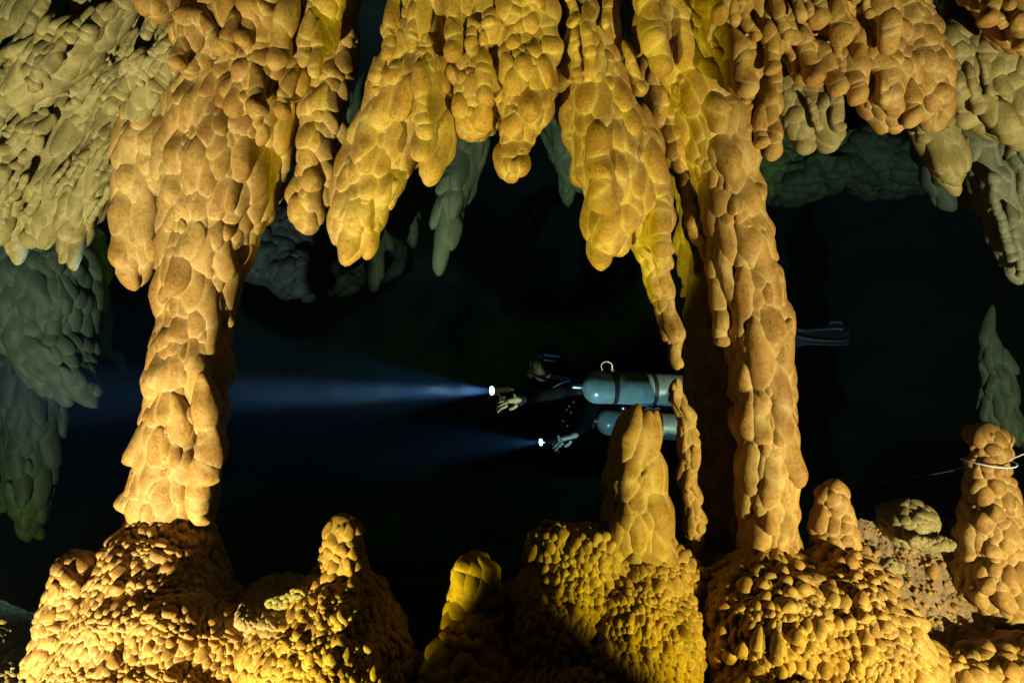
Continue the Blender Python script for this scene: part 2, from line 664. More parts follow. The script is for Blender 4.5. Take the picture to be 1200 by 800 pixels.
# ------------------------------------------------------------------ stalactites of the middle
e = F_("stalactite", "knobbly ochre stalactite hanging close beside the thick column, dark gap behind", "stalactite", OCHRE)
e.tube([(402, -30, 14, 3.0), (396, 60, 15, 3.0), (382, 118, 19, 3.0), (376, 170, 19, 3.0), (369, 215, 17, 3.0), (363, 252, 14, 3.0)])
e.cover(LUMPY)
e.drip([(352, 205), (348, 235), (347, 258)], 3.0, 8, 7)
e.build(base=P(402, -40, 3.0))

f = F_("stalactite", "broad pale ochre stalactite tapering to a blunt tip above the torch beam", "stalactite", OCHRE)
f.tube([(500, -40, 38, 2.8), (492, 50, 34, 2.85), (474, 120, 40, 2.88), (446, 180, 38, 2.9), (426, 235, 32, 2.9), (416, 272, 22, 2.9)])
f.tube([(500, 60, 28, 2.85), (505, 130, 22, 2.85), (508, 172, 15, 2.82)])
f.cover(WAX)
f.drip([(462, -10), (458, 40), (456, 64)], 2.72, 8, 8).drip([(455, 60), (446, 90)], 2.75, 8, 8)
f.drip([(502, 10), (498, 66)], 2.74, 7, 7).drip([(497, 100), (498, 156)], 2.72, 10, 10)
for z in range(13):
    x_ = rng.uniform(455, 520)
    y_ = rng.uniform(-30, 60)
    r = rng.uniform(4.5, 7.5)
    f.drip([(x_, y_), (x_ + rng.normal() * 3, y_ + rng.uniform(28, 60))], 2.74 + rng.uniform(-0.04, 0.1), r, r * rng.uniform(0.9, 1.2))
f.build(base=P(497, -50, 2.8))

g = F_("stalactite", "twin lobed yellow stalactite ending in one bulbous finger over the dark water", "stalactite", OCHRE)
g.tube([(560, -40, 45, 2.8), (562, 40, 36, 2.85), (562, 95, 30, 2.85), (558, 132, 24, 2.85)])
g.tube([(610, -40, 40, 2.75), (612, 50, 34, 2.8), (614, 100, 34, 2.8), (614, 135, 26, 2.8), (602, 165, 14, 2.8), (600, 192, 13, 2.8)])
g.cover(LUMPY)
g.drip([(535, -10), (534, 62)], 2.7, 9, 9).drip([(556, -10), (553, 54)], 2.72, 8, 8).drip([(574, -10), (575, 30)], 2.7, 10, 9)
g.drip([(636, -20), (640, 20), (643, 54)], 2.72, 13, 14).drip([(568, 70), (569, 112)], 2.7, 10, 10).drip([(604, -10), (602, 14)], 2.68, 9, 9)
for z in range(13):
    x_ = rng.uniform(535, 640)
    y_ = rng.uniform(-30, 60)
    r = rng.uniform(4.5, 7.5)
    g.drip([(x_, y_), (x_ + rng.normal() * 3, y_ + rng.uniform(28, 60))], 2.74 + rng.uniform(-0.04, 0.1), r, r * rng.uniform(0.9, 1.2))
g.build(base=P(590, -50, 2.8))

i_ = F_("stalactite", "long yellow stalactite with a fat bulb and a thin tail beside the cylinder", "stalactite", OCHRE)
i_.tube([(690, -40, 36, 2.9), (688, 50, 32, 2.95), (700, 120, 42, 2.95), (716, 185, 44, 2.98), (724, 235, 36, 2.98), (716, 272, 22, 2.95)])
i_.tube([(738, 170, 32, 2.98), (752, 230, 28, 3.0), (760, 270, 22, 3.02)])
i_.cover(WAX)
i_.first = len(i_.c)
i_.tube([(758, 262, 22, 3.02), (766, 300, 17, 3.03), (777, 350, 11, 3.05), (786, 383, 10, 3.05), (790, 396, 6, 3.05), (795, 424, 4, 3.05)], shrink=3)
i_.cover([(4, 8, 1.6, 3.2, 0.34, 300, 0.5), (2.2, 4, 1.0, 2.0, 0.5, 300, 0.7)])
i_.drip([(690, 0), (690, 50)], 2.78, 12, 12).drip([(704, 170), (710, 235)], 2.82, 14, 15)
i_.drip([(762, 190), (772, 235), (776, 290)], 2.9, 15, 12)
for z in range(13):
    x_ = rng.uniform(662, 720)
    y_ = rng.uniform(-30, 60)
    r = rng.uniform(4.5, 7.5)
    i_.drip([(x_, y_), (x_ + rng.normal() * 3, y_ + rng.uniform(28, 60))], 2.74 + rng.uniform(-0.04, 0.1), r, r * rng.uniform(0.9, 1.2))
i_.build(base=P(690, -50, 2.9))

j = F_("stalactite", "narrow ochre stalactite of stacked bulbs between the yellow one and the leaning column", "stalactite", OCHRE)
j.tube([(752, -40, 10, 2.95), (755, 40, 9, 2.95), (764, 90, 11, 2.98), (782, 140, 13, 3.0), (798, 185, 7, 3.0)])
j.cover(LUMPY)
j.drip([(757, -20), (766, 50)], 2.75, 14, 13).drip([(768, 50), (776, 76)], 2.75, 11, 12).drip([(735, 60), (748, 102)], 2.85, 7, 8)
j.build(base=P(735, -50, 2.9))

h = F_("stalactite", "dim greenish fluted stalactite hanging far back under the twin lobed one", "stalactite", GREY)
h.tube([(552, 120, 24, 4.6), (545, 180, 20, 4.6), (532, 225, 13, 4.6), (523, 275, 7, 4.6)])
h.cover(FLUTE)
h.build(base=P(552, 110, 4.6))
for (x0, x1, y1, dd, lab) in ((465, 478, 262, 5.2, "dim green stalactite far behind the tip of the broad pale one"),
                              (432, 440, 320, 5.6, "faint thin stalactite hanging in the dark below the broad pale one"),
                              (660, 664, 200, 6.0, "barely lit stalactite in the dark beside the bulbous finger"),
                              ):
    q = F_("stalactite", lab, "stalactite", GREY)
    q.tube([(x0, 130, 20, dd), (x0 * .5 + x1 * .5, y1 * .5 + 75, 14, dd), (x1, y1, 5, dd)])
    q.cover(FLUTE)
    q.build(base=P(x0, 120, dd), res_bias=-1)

# ------------------------------------------------------------------ hanging clusters in front of the thick column
for path, drips, lab, d in (
    ([(262, -30, 17), (247, 5, 19), (233, 35, 21), (222, 58, 13)], [((244, 30), (252, 48), 9, 9), ((212, 40), (208, 68), 8, 8)], "orange knobbly cluster hanging out in front at the shoulder of the thick column", 2.6),
    ([(330, -30, 22), (318, 30, 26), (300, 78, 25), (284, 108, 15)], [((300, 90), (301, 123), 10, 11), ((276, 20), (268, 17), 12, 12), ((335, 10), (322, 60), 13, 12)], "biggest orange cluster of bulbs hung before the thick column", 2.6),
    ([(352, 10, 11), (347, 60, 12), (342, 94, 12)], [((338, 95), (329, 126), 8, 9)], "short orange finger with a round bulb between two clusters at the thick column", 2.65),
    ([(388, -30, 16), (380, 15, 15), (375, 46, 12)], [((362, 20), (355, 62), 9, 9), ((372, 40), (368, 78), 9, 8)], "orange finger hanging beside the dark gap, right of the biggest orange cluster", 2.65),
    ([(282, -30, 13), (272, 0, 13), (268, 14, 12)], [((288, 10), (284, 40), 9, 9), ((270, 25), (265, 48), 8, 8)], "stubby round orange bulb at the top between two knobbly clusters", 2.55),
    ([(200, -30, 14), (189, -8, 13), (186, 0, 11)], [], "lone orange bulb poking in at the top beside the olive drapery", 2.55),
    ([(308, -30, 13), (303, 0, 12), (301, 12, 9)], [], "small orange bulb at the very top above the biggest orange cluster", 2.5)):
    q = F_("stalactite", lab, "stalactite", OCHRE, "bulb clusters before the thick column")
    q.tube([(*p, d) for p in path])
    q.cover(LUMPY)
    for (s0, s1, r0, r1) in drips:
        q.drip([s0, s1], d - 0.08, r0, r1)
    q.build(base=P(path[0][0], path[0][1] - 10, d))

# ------------------------------------------------------------------ the olive ceiling drapery over the far left
left = [
    ([(95, -50, 38), (45, 20, 34), (5, 90, 24), (-25, 140, 14)], 3.3, "smooth olive drapery ridge in the top corner of the cave roof"),
    ([(150, -50, 30), (115, 10, 28), (75, 60, 24), (45, 95, 16)], 2.95, "olive drapery of thin fingers beside the smooth corner ridge"),
    ([(190, -40, 28), (165, 20, 26), (135, 65, 22), (110, 100, 13)], 3.2, "olive drapery with two bulb tips above the big hanging boss"),
    ([(222, -20, 26), (205, 40, 26), (180, 85, 20), (168, 115, 11)], 2.85, "brownish drapery of stacked drips along the shoulder of the thick column"),
    ([(140, 70, 30), (105, 120, 42), (78, 175, 46), (62, 225, 34), (52, 252, 22)], 3.4, "big grey olive boss of melted lumps hanging over the dark far chamber"),
    ([(165, 90, 34), (140, 150, 34), (112, 205, 26), (90, 240, 18)], 3.35, "olive drapery with long ribs between the big boss and the thick column"),
    ([(210, 90, 38), (188, 160, 42), (172, 225, 34), (165, 275, 27), (162, 300, 16)], 3.05, "blunt ochre stalactite hanging against the thick column like a thumb"),
    ([(60, 80, 22), (28, 140, 28), (8, 200, 26), (-5, 240, 15)], 3.3, "grey fingered drapery at the picture's edge below the smooth ridge"),
    ([(105, 200, 18), (96, 250, 13), (88, 285, 6)], 3.4, "thin grey stalactite dangling below the big boss"),
    ([(40, 200, 20), (22, 245, 14), (16, 275, 7)], 3.4, "small grey stalactite below the fingered drapery at the picture's edge"),
]
for n_, (path, d, lab) in enumerate(left):
    mat = OCHRE if n_ == 6 else BUFF
    q = F_("drapery" if n_ < 6 or n_ == 7 else "stalactite", lab, "stalactite", mat, "olive roof draperies")
    q.tube([(*p, d) for p in path])
    q.cover(WAX if n_ == 6 else FLUTE)
    if n_ in (0, 1, 2, 3, 4, 5, 7):
        A, B = np.array(path[0][:2], float), np.array(path[-1][:2], float)
        for z in range(13):
            u = rng.uniform(0.05, 0.85)
            s0 = A * (1 - u) + B * u + rng.normal(size=2) * np.array([16, 6])
            ln = rng.uniform(26, 62)
            dr = norm(np.array([-0.55, 0.83]) + rng.normal(size=2) * 0.06)
            s1 = s0 + dr * ln
            r = rng.uniform(3.6, 6.6)
            q.drip([tuple(s0), tuple(s1)], d - 0.16, r, r * rng.uniform(0.9, 1.2))
    if n_ == 4:
        for s0, s1 in (((70, 225), (48, 262)), ((92, 215), (78, 268)), ((55, 235), (30, 275))):
            q.drip([s0, s1], d - 0.05, 11, 10)
    q.build(base=P(path[0][0], path[0][1] - 10, d))

# ------------------------------------------------------------------ the roof over the right
right = [
    # path, depth, material, recipe, drips, label
    ([(835, -40, 30), (850, 10, 24), (862, 50, 20), (870, 85, 15)], 2.75, OCHRE, "LUMPY", [((868, 60), (874, 104), 13, 13)], "thick orange finger hanging in front of the leaning column's upper end"),
    ([(872, -30, 24), (888, 10, 20), (899, 45, 14)], 2.75, OCHRE, "LUMPY", [((904, 40), (908, 78), 9, 9), ((860, -10), (846, 20), 12, 10)], "curled orange finger just beyond the thick finger at the top"),
    ([(868, 70, 22), (880, 115, 20), (888, 140, 14)], 2.95, OCHRE, "LUMPY", [((890, 140), (891, 166), 10, 8), ((900, 110), (906, 176), 9, 9), ((905, 70), (908, 125), 9, 7)], "ochre cluster with two pale round tips beside the leaning column"),
    ([(915, 70, 16), (928, 110, 13), (941, 156, 9)], 3.1, BUFF, "LUMPY", [((915, 70), (925, 110), 8, 8)], "slim brown stalactite leaning out over the far teal ledge"),
    ([(952, 95, 15), (960, 130, 15), (968, 156, 11)], 3.1, BUFF, "LUMPY", [((975, 105), (983, 147), 8, 7)], "stout brown stalactite paired with the slim one over the teal ledge"),
    ([(905, -30, 24), (925, 30, 22), (943, 62, 16), (952, 82, 10)], 2.85, OCHRE, "LUMPY", [((962, 60), (980, 101), 10, 10), ((938, 40), (953, 86), 10, 11)], "beaded ochre stalactite leaning toward the brown pair"),
    ([(945, -40, 26), (962, 0, 22), (978, 30, 14)], 2.75, OCHRE, "LUMPY", [((980, 15), (985, 40), 10, 11), ((955, 0), (960, 20), 10, 10)], "short bulbous stalactite at the top above the beaded ochre one"),
    ([(980, 20, 26), (994, 60, 22), (1002, 90, 13)], 2.85, OCHRE, "LUMPY", [((995, 80), (1004, 110), 9, 10), ((1003, 40), (1006, 76), 11, 11)], "ochre stalactite with round bead tip beside the ribbed boss"),
    ([(1005, -40, 28), (1018, 0, 22), (1024, 24, 12)], 2.78, OCHRE, "LUMPY", [((1034, 0), (1042, 38), 11, 12)], "two bulbs pressed together at the top above the ribbed boss"),
    ([(1015, 40, 30), (1030, 80, 34), (1042, 112, 26), (1048, 130, 14)], 2.9, OCHRE, "LUMPY", [((1025, 60), (1046, 108), 12, 12)], "ribbed boss of brown bulbs, fattest in the roof over the dark water"),
    ([(1055, 20, 28), (1072, 75, 28), (1085, 112, 18), (1092, 130, 10)], 2.92, OCHRE, "LUMPY", [((1068, 110), (1070, 138), 10, 9)], "pointed brown boss with wet shining tip beside the ribbed boss"),
    ([(1085, 130, 16), (1098, 160, 18), (1110, 188, 15)], 3.2, BUFF, "FLUTE", [((1082, 140), (1084, 158), 8, 8)], "grey blunt stalactite below the pointed brown boss"),
    ([(1085, -40, 36), (1100, 10, 32), (1118, 50, 22), (1135, 90, 14)], 3.1, PALE, "FLUTE", [], "smooth pale cream flowstone sheet among brown bosses near the top"),
    ([(1105, 50, 26), (1125, 85, 26), (1142, 115, 18), (1135, 130, 10)], 3.0, BUFF, "LUMPY", [], "brown lumpy boss hanging under the pale cream flowstone"),
    ([(1140, 50, 30), (1160, 95, 34), (1178, 130, 26), (1190, 150, 14)], 3.0, BUFF, "LUMPY", [((1165, 120), (1186, 150), 13, 12)], "broad brown boss at the picture's edge below the yellow cluster"),
    ([(1165, -40, 26), (1178, 5, 26), (1192, 40, 15)], 2.7, OCHRE, "LUMPY", [((1165, 0), (1160, 20), 10, 9), ((1195, 30), (1198, 55), 10, 9)], "dull yellow cluster hanging in the top corner before the roof"),
    ([(1135, 150, 12), (1150, 190, 15), (1172, 240, 16), (1192, 300, 12)], 3.3, OLIVE, "FLUTE", [((1160, 210), (1185, 300), 6, 5), ((1185, 250), (1196, 318), 6, 4)], "long grey fluted drapery running down at the picture's edge"),
    ([(1172, 130, 24), (1195, 185, 24), (1215, 250, 16)], 3.3, OLIVE, "FLUTE", [], "grey fluted mass beyond the broad brown boss at the edge"),
    ([(1080, 165, 7), (1092, 195, 7), (1103, 219, 6)], 4.4, GREY, "FLUTE", [], "thin teal stalactite beside the grey blunt one"),
    ([(1132, 180, 7), (1145, 210, 7), (1156, 232, 6)], 3.6, OLIVE, "FLUTE", [], "thin teal stalactite between the grey blunt one and the fluted drapery"),
]
REC = {"LUMPY": LUMPY, "FLUTE": FLUTE, "WAX": WAX}
for path, d, mat, rec, drips, lab in right:
    q = F_("stalactite", lab, "stalactite", mat, "roof bosses over the right")
    q.tube([(*p, d) for p in path])
    q.cover(REC[rec])
    for (s0, s1, r0, r1) in drips:
        q.drip([s0, s1], d - 0.12, r0, r1)
    A, B = np.array(path[0][:2], float), np.array(path[-1][:2], float)
    for z in range(8 if path[0][2] > 18 else 1):
        u = rng.uniform(0.0, 0.7)
        s0 = A * (1 - u) + B * u + rng.normal(size=2) * np.array([path[0][2] * 0.6, 6])
        s1 = s0 + norm(np.array([0.36, 0.93]) + rng.normal(size=2) * 0.06) * rng.uniform(22, 48)
        r = rng.uniform(4.0, 7.0)
        q.drip([tuple(s0), tuple(s1)], d - 0.10 + rng.uniform(-0.05, 0.12), r, r * rng.uniform(0.9, 1.2))
    q.build(base=P(path[0][0], path[0][1] - 10, d))

# ------------------------------------------------------------------ mounds and stalagmites of the floor
m1 = F_("popcorn_mound", "popcorn covered mound carrying the thick ochre column", "rock mound", OCHRE, "nodule covered mounds")
m1.tube([(193, 635, 48, 2.95), (190, 672, 72, 2.92), (188, 715, 92, 2.88), (186, 765, 104, 2.84), (180, 830, 120, 2.8)])
m1.ball(205, 745, 2.7, 46, 55).ball(255, 770, 2.75, 38, 60)
m1.cover(POP)
m1.build(base=P(185, 840, 2.8))

m0 = F_("stalagmite", "stubby round topped stalagmite against the column's mound, nearest the picture's edge", "stalagmite", OCHRE, "floor stalagmites")
m0.tube([(84, 668, 17, 2.8), (82, 705, 27, 2.78), (80, 750, 36, 2.76), (76, 830, 48, 2.74)])
m0.cover(POP)
m0.build(base=P(78, 840, 2.75))

m2 = F_("stalagmite", "smooth headed stalagmite on a wide pebbly cone beside the shelf of silt", "stalagmite", OCHRE, "floor stalagmites", taper=0.08)
m2.tube([(404, 625, 22, 2.8), (404, 650, 25, 2.8), (403, 678, 31, 2.8)], shrink=1)
m2.cover([(6, 9, 1.0, 1.4, 0.10, 60, 0.8), (3, 5, 1.0, 1.5, 0.22, 60, 0.9)])
m2.first = len(m2.c)
m2.tube([(402, 700, 46, 2.8), (398, 735, 68, 2.78), (394, 780, 92, 2.75), (390, 840, 112, 2.7)])
m2.ball(335, 735, 2.78, 42, 26, 40).ball(322, 775, 2.72, 40, 45)
m2.cover(POP)
m2.build(base=P(392, 850, 2.7))

m3 = F_("stalagmite", "low knobbly stalagmite half in shadow between two mounds", "stalagmite", OCHRE, "floor stalagmites")
m3.tube([(556, 674, 25, 2.8), (556, 705, 31, 2.8), (554, 735, 36, 2.78), (548, 780, 52, 2.72), (545, 840, 70, 2.66)])
m3.cover([(8, 13, 1.0, 1.5, 0.45, 300, 0.5), (4.5, 8, 1.0, 1.4, 0.6, 1500, 0.58), (2.6, 4.5, 1.0, 1.2, 0.6, 1200, 0.6)])
m3.build(base=P(546, 850, 2.7))

m4 = F_("popcorn_mound", "popcorn covered mound under the tall smooth stalagmite in front of the diver", "rock mound", OCHRE, "nodule covered mounds")
m4.ball(655, 650, 2.9, 34, 32).ball(690, 672, 2.9, 56, 52).ball(745, 690, 2.9, 62, 50).ball(790, 690, 2.92, 36, 42).ball(665, 735, 2.82, 72, 78)
m4.ball(735, 760, 2.82, 92, 95).ball(690, 830, 2.75, 120, 90).ball(620, 760, 2.8, 40, 52)
m4.cover(POP)
m4.build(base=P(710, 850, 2.8))

s1 = F_("stalagmite", "tall smooth stalagmite standing right in front of the diver's cylinders", "stalagmite", OCHRE, "floor stalagmites", taper=0.08)
s1.tube([(745, 512, 24, 2.9), (744, 545, 28, 2.9), (745, 590, 32, 2.9), (748, 635, 36, 2.9), (752, 665, 39, 2.9)], shrink=3)
s1.cover([(10, 17, 1.7, 2.8, 0.14, 200, 0.48), (5, 9, 1.2, 2.2, 0.28, 400, 0.60), (3.5, 6, 1.0, 1.8, 0.55, 500, 0.58)])
s1.build(base=P(752, 675, 2.9))

m5 = F_("popcorn_mound", "widest popcorn mound carrying the leaning column, bright in the lamp", "rock mound", OCHRE, "nodule covered mounds")
m5.ball(902, 690, 2.92, 48, 46).ball(905, 745, 2.85, 100, 84).ball(850, 780, 2.8, 62, 66).ball(985, 770, 2.78, 92, 92).ball(920, 840, 2.72, 140, 90)
m5.ball(985, 690, 2.95, 54, 36, 60).ball(1030, 790, 2.72, 50, 70)
m5.cover([(6, 9.5, 1.0, 1.6, 0.75, 150, 0.62), POP[1], POP[2]])
m5.build(base=P(920, 850, 2.75))

s2 = F_("stalagmite", "small rounded stalagmite just right of the leaning column's foot", "stalagmite", OCHRE, "floor stalagmites")
s2.tube([(974, 580, 13, 3.05), (975, 602, 21, 3.05), (976, 630, 25, 3.05), (976, 660, 27, 3.05)])
s2.cover([(6, 10, 1.0, 1.7, 0.45, 300, 0.5), (3.5, 6, 1.0, 1.5, 0.55, 700, 0.55)])
s2.build(base=P(976, 668, 3.05))

s3 = F_("stalagmite", "bottle shaped stalagmite wrapped by the white guide line", "stalagmite", OCHRE, "floor stalagmites", taper=0.09)
s3.tube([(1157, 510, 19, 3.3), (1158, 530, 21, 3.3), (1159, 552, 20, 3.3)], shrink=1)
s3.cover([(6, 9, 1.0, 1.4, 0.10, 60, 0.8), (3, 5, 1.0, 1.5, 0.22, 40, 0.9)])
s3.first = len(s3.c)
s3.tube([(1160, 572, 22, 3.3), (1163, 605, 30, 3.3), (1167, 650, 40, 3.3), (1171, 695, 52, 3.28)])
s3.cover([(6.5, 10, 1.0, 1.6, 0.65, 350, 0.55), (4, 6.5, 1.0, 1.4, 0.65, 1200, 0.58)])
s3.build(base=P(1168, 700, 3.3))

b1 = F_("boulder", "rounded boulder lying at the far rim of the silty slope", "rock", BUFF)
b1.ball(1063, 612, 3.48, 28, 24)
b1.cover([(5, 8, 1.0, 1.5, 0.35, 200, 0.5), (3, 5, 1.0, 1.3, 0.4, 300, 0.55)])
b1.build(base=P(1063, 640, 3.8))

sh_ = F_("rock_ledge", "grey silty shelf jutting from the smooth headed stalagmite's cone", "rock", SILT)
for x_, y_, d_, a_, b_, c_ in ((345, 706, 2.86, 40, 12, 60), (318, 700, 2.9, 30, 9, 60), (305, 712, 2.78, 22, 13, 40), (335, 728, 2.78, 36, 18, 40), (372, 715, 2.8, 30, 20, 50), (310, 740, 2.76, 20, 26, 30)):
    sh_.ball(x_, y_, d_, a_, b_, c_)
sh_.cover([(4, 7, 1.0, 1.6, 0.4, 60, 0.6), (2.2, 4.5, 1.0, 1.6, 0.42, 1500, 0.62)])
sh_.build(base=P(345, 730, 2.8))

ru = F_("rubble_mound", "olive mound of rubble filling the lower corner beside the stubby stalagmite", "rock mound", BUFF, "nodule covered mounds")
ru.ball(-25, 800, 3.1, 66, 86).ball(10, 830, 2.95, 50, 60)
ru.cover([(5, 9, 0.9, 1.4, 0.3, 60, 0.8), (2.2, 4.5, 0.9, 1.4, 0.4, 1200, 0.62)])
ru.build(base=P(0, 860, 3.0))

# broken bits lying about
for pa, d, r, lab in (([(320, 702, 5), (338, 700, 7), (352, 692, 8)], 2.68, 6, "broken stalactite piece lying on the shelf of silt"),
                      ([(1070, 634, 4), (1090, 637, 5), (1112, 636, 4)], 3.3, 5, "broken stalactite rod lying on the silty slope under the boulder"),
                      ([(1030, 664, 4), (1042, 660, 6), (1052, 662, 4)], 3.0, 5, "short broken stalactite stub on the rim of the widest mound")):
    q = F_("broken_stalactite", lab, "stalactite", BUFF)
    q.tube([(*p, d) for p in pa])
    q.cover([(3, 4.5, 1.0, 1.6, 0.5, 120, 0.5)])
    q.build(base=P(pa[1][0], pa[1][1] + 6, d))

# knobs along the crevice of the slope
cr = F_("rock_ledge", "crusted rock ledge above the black crevice at the lower corner", "rock", OCHRE)
cr.ball(1085, 772, 2.93, 18, 20).ball(1128, 788, 2.9, 30, 16).ball(1170, 780, 2.92, 36, 14).ball(1215, 772, 2.94, 36, 14)
cr.cover([(6, 10, 1.0, 1.5, 0.6, 200, 0.55), (3.5, 6, 1.0, 1.3, 0.65, 1400, 0.58)])
cr.build(base=P(1130, 790, 2.8))

# ------------------------------------------------------------------ far dim formations
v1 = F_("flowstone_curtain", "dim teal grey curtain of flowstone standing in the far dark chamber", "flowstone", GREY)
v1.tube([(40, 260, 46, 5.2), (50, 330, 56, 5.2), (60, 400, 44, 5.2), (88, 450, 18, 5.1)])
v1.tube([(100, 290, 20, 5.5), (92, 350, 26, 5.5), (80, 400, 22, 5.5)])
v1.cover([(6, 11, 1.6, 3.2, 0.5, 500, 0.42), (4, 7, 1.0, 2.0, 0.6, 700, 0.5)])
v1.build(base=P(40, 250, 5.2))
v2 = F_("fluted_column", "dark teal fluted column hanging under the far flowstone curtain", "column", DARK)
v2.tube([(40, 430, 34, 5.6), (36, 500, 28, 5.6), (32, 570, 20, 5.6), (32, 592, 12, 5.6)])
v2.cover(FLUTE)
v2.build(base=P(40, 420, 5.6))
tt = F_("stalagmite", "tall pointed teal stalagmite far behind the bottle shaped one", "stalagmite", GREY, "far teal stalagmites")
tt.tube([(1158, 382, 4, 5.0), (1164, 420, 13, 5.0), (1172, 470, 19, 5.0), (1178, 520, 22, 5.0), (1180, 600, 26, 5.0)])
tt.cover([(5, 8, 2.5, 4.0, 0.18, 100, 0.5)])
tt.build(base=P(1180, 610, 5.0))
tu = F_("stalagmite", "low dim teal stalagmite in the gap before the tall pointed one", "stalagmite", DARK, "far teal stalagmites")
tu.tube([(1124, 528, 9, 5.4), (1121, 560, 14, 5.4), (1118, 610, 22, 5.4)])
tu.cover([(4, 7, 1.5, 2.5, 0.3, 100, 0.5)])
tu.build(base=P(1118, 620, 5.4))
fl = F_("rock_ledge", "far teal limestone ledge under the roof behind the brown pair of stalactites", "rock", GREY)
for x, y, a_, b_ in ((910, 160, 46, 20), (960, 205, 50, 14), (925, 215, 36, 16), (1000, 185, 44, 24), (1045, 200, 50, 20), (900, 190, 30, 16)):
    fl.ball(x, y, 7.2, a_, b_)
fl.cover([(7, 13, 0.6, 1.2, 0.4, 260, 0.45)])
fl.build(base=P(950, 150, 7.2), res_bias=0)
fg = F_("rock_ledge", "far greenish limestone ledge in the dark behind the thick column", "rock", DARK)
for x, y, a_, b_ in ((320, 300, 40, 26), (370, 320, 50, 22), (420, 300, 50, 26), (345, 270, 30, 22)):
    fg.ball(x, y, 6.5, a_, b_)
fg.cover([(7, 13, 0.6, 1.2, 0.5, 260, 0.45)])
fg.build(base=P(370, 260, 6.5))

# ------------------------------------------------------------------ setting: floor, slope, walls, roof
# silty slope on the right
nu, nv = 420, 340
U, V = np.meshgrid(np.linspace(0, 1, nu), np.linspace(0, 1, nv))
U, V = U.ravel(), V.ravel()
c00, c10 = P(960, 598, 3.55), P(1330, 590, 3.7)
c01, c11 = P(985, 840, 2.85), P(1330, 830, 2.8)
pt = (c00[None] * ((1 - U) * (1 - V))[:, None] + c10[None] * (U * (1 - V))[:, None] + c01[None] * ((1 - U) * V)[:, None] + c11[None] * (U * V)[:, None])
b_ = worley_bumps(pt[:, :2], 0.026, 1) * 0.016 + worley_bumps(pt[:, :2] + 3.3, 0.055, 2) * 0.024 + fnoise(pt, 0.7, 3, 5, 0.6) * 0.022
mask = np.clip(0.5 + fnoise(pt, 0.5, 8, 3) * 0.6, 0.25, 1)
pt[:, 2] += b_ * mask - 0.01
edge = np.clip((0.06 - V) / 0.06, 0, 1)
pt[:, 2] -= edge ** 2 * 0.9
o = link("silt_slope", make_mesh("silt_slope", pt, grid_faces(nu, nv), np.c_[np.zeros(len(pt)), b_ * 10, np.full(len(pt), 0.3)]), SILT)
o["kind"] = "structure"

# stones lying on the slope, thickest towards the mound and the crevice
st = Form("stone", None, None, OCHRE, amount=0.6)
pk = rng.permutation(len(pt))[:9000]
pc, pr = np.zeros((3000, 3)), np.zeros(3000)
m_ = 0
for lo, hi, cnt, gap in ((5, 8, 10, 0.9), (3.0, 5, 90, 0.8), (1.6, 2.8, 420, 0.75)):
    got_ = 0
    for i in rng.permutation(pk):
        p = pt[i]
        dep = (p - CAM) @ FWD
        X = 600 + F * ((p - CAM) @ RIGHT) / dep
        if not 985 < X < 1225 or edge[i] > 0:
            continue
        r = rng.uniform(lo, hi) * dep / F
        if m_ and (((pc[:m_] - p) ** 2).sum(1) < (gap * (pr[:m_] + r)) ** 2).any():
            continue
        n = norm(-FWD * 0.7 + UP * 0.7 + rng.normal(size=3) * 0.15)
        st.blob(p + n * r * rng.uniform(-0.3, 0.35), frame(np.array([0, 0, 1.0]) * 0.5 + rng.normal(size=3) * 0.5, n), (r, r * rng.uniform(0.6, 0.95), r * rng.uniform(1, 1.5)), 1)
        pc[m_], pr[m_] = p, r
        m_ += 1
        got_ += 1
        if got_ >= cnt:
            break
st.build(base=(0, 0, 0), root=o, piece="stone", rest="pebbles")

# cave floor
nu, nv = 320, 320
X, Y = np.meshgrid(np.linspace(-9.5, 9.5, nu), np.linspace(-3.5, 15.5, nv))
X, Y = X.ravel(), Y.ravel()
P3 = np.c_[X, Y, np.zeros(len(X))]


def sstep(a, b, x):
    t = np.clip((x - a) / (b - a), 0, 1)
    return t * t * (3 - 2 * t)


Z = -2.3 - 0.7 * sstep(2.4, 1.6, Y)
Z = np.maximum(Z, Z + 1.45 * sstep(-2.2 - 0.32 * (Y - 2.5), -3.1 - 0.42 * (Y - 2.5), X) * sstep(3.6, 5.0, Y))
Z = np.maximum(Z, Z + 1.5 * sstep(2.2 + 0.3 * (Y - 2.5), 3.6 + 0.4 * (Y - 2.5), X) * sstep(3.0, 5.0, Y))
Z += fnoise(P3, 1.8, 21, 5, 0.5) * 0.07 + worley_bumps(P3[:, :2], 0.16, 9) * 0.05
o = link("cave_floor", make_mesh("cave_floor", np.c_[X, Y, Z], grid_faces(nu, nv), np.c_[np.zeros(len(X)), np.zeros(len(X)), np.full(len(X), 0.3)]), SILT)
o["kind"] = "structure"

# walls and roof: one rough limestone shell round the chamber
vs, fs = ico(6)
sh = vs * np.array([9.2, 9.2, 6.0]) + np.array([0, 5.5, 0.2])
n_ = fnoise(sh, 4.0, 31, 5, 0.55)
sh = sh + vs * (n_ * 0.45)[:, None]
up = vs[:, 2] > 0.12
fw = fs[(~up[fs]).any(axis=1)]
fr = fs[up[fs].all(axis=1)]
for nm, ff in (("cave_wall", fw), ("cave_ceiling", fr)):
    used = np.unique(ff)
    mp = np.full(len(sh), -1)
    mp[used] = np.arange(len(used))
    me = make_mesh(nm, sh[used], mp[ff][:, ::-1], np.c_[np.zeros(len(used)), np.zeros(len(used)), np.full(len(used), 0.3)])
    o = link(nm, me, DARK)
    o["kind"] = "structure"

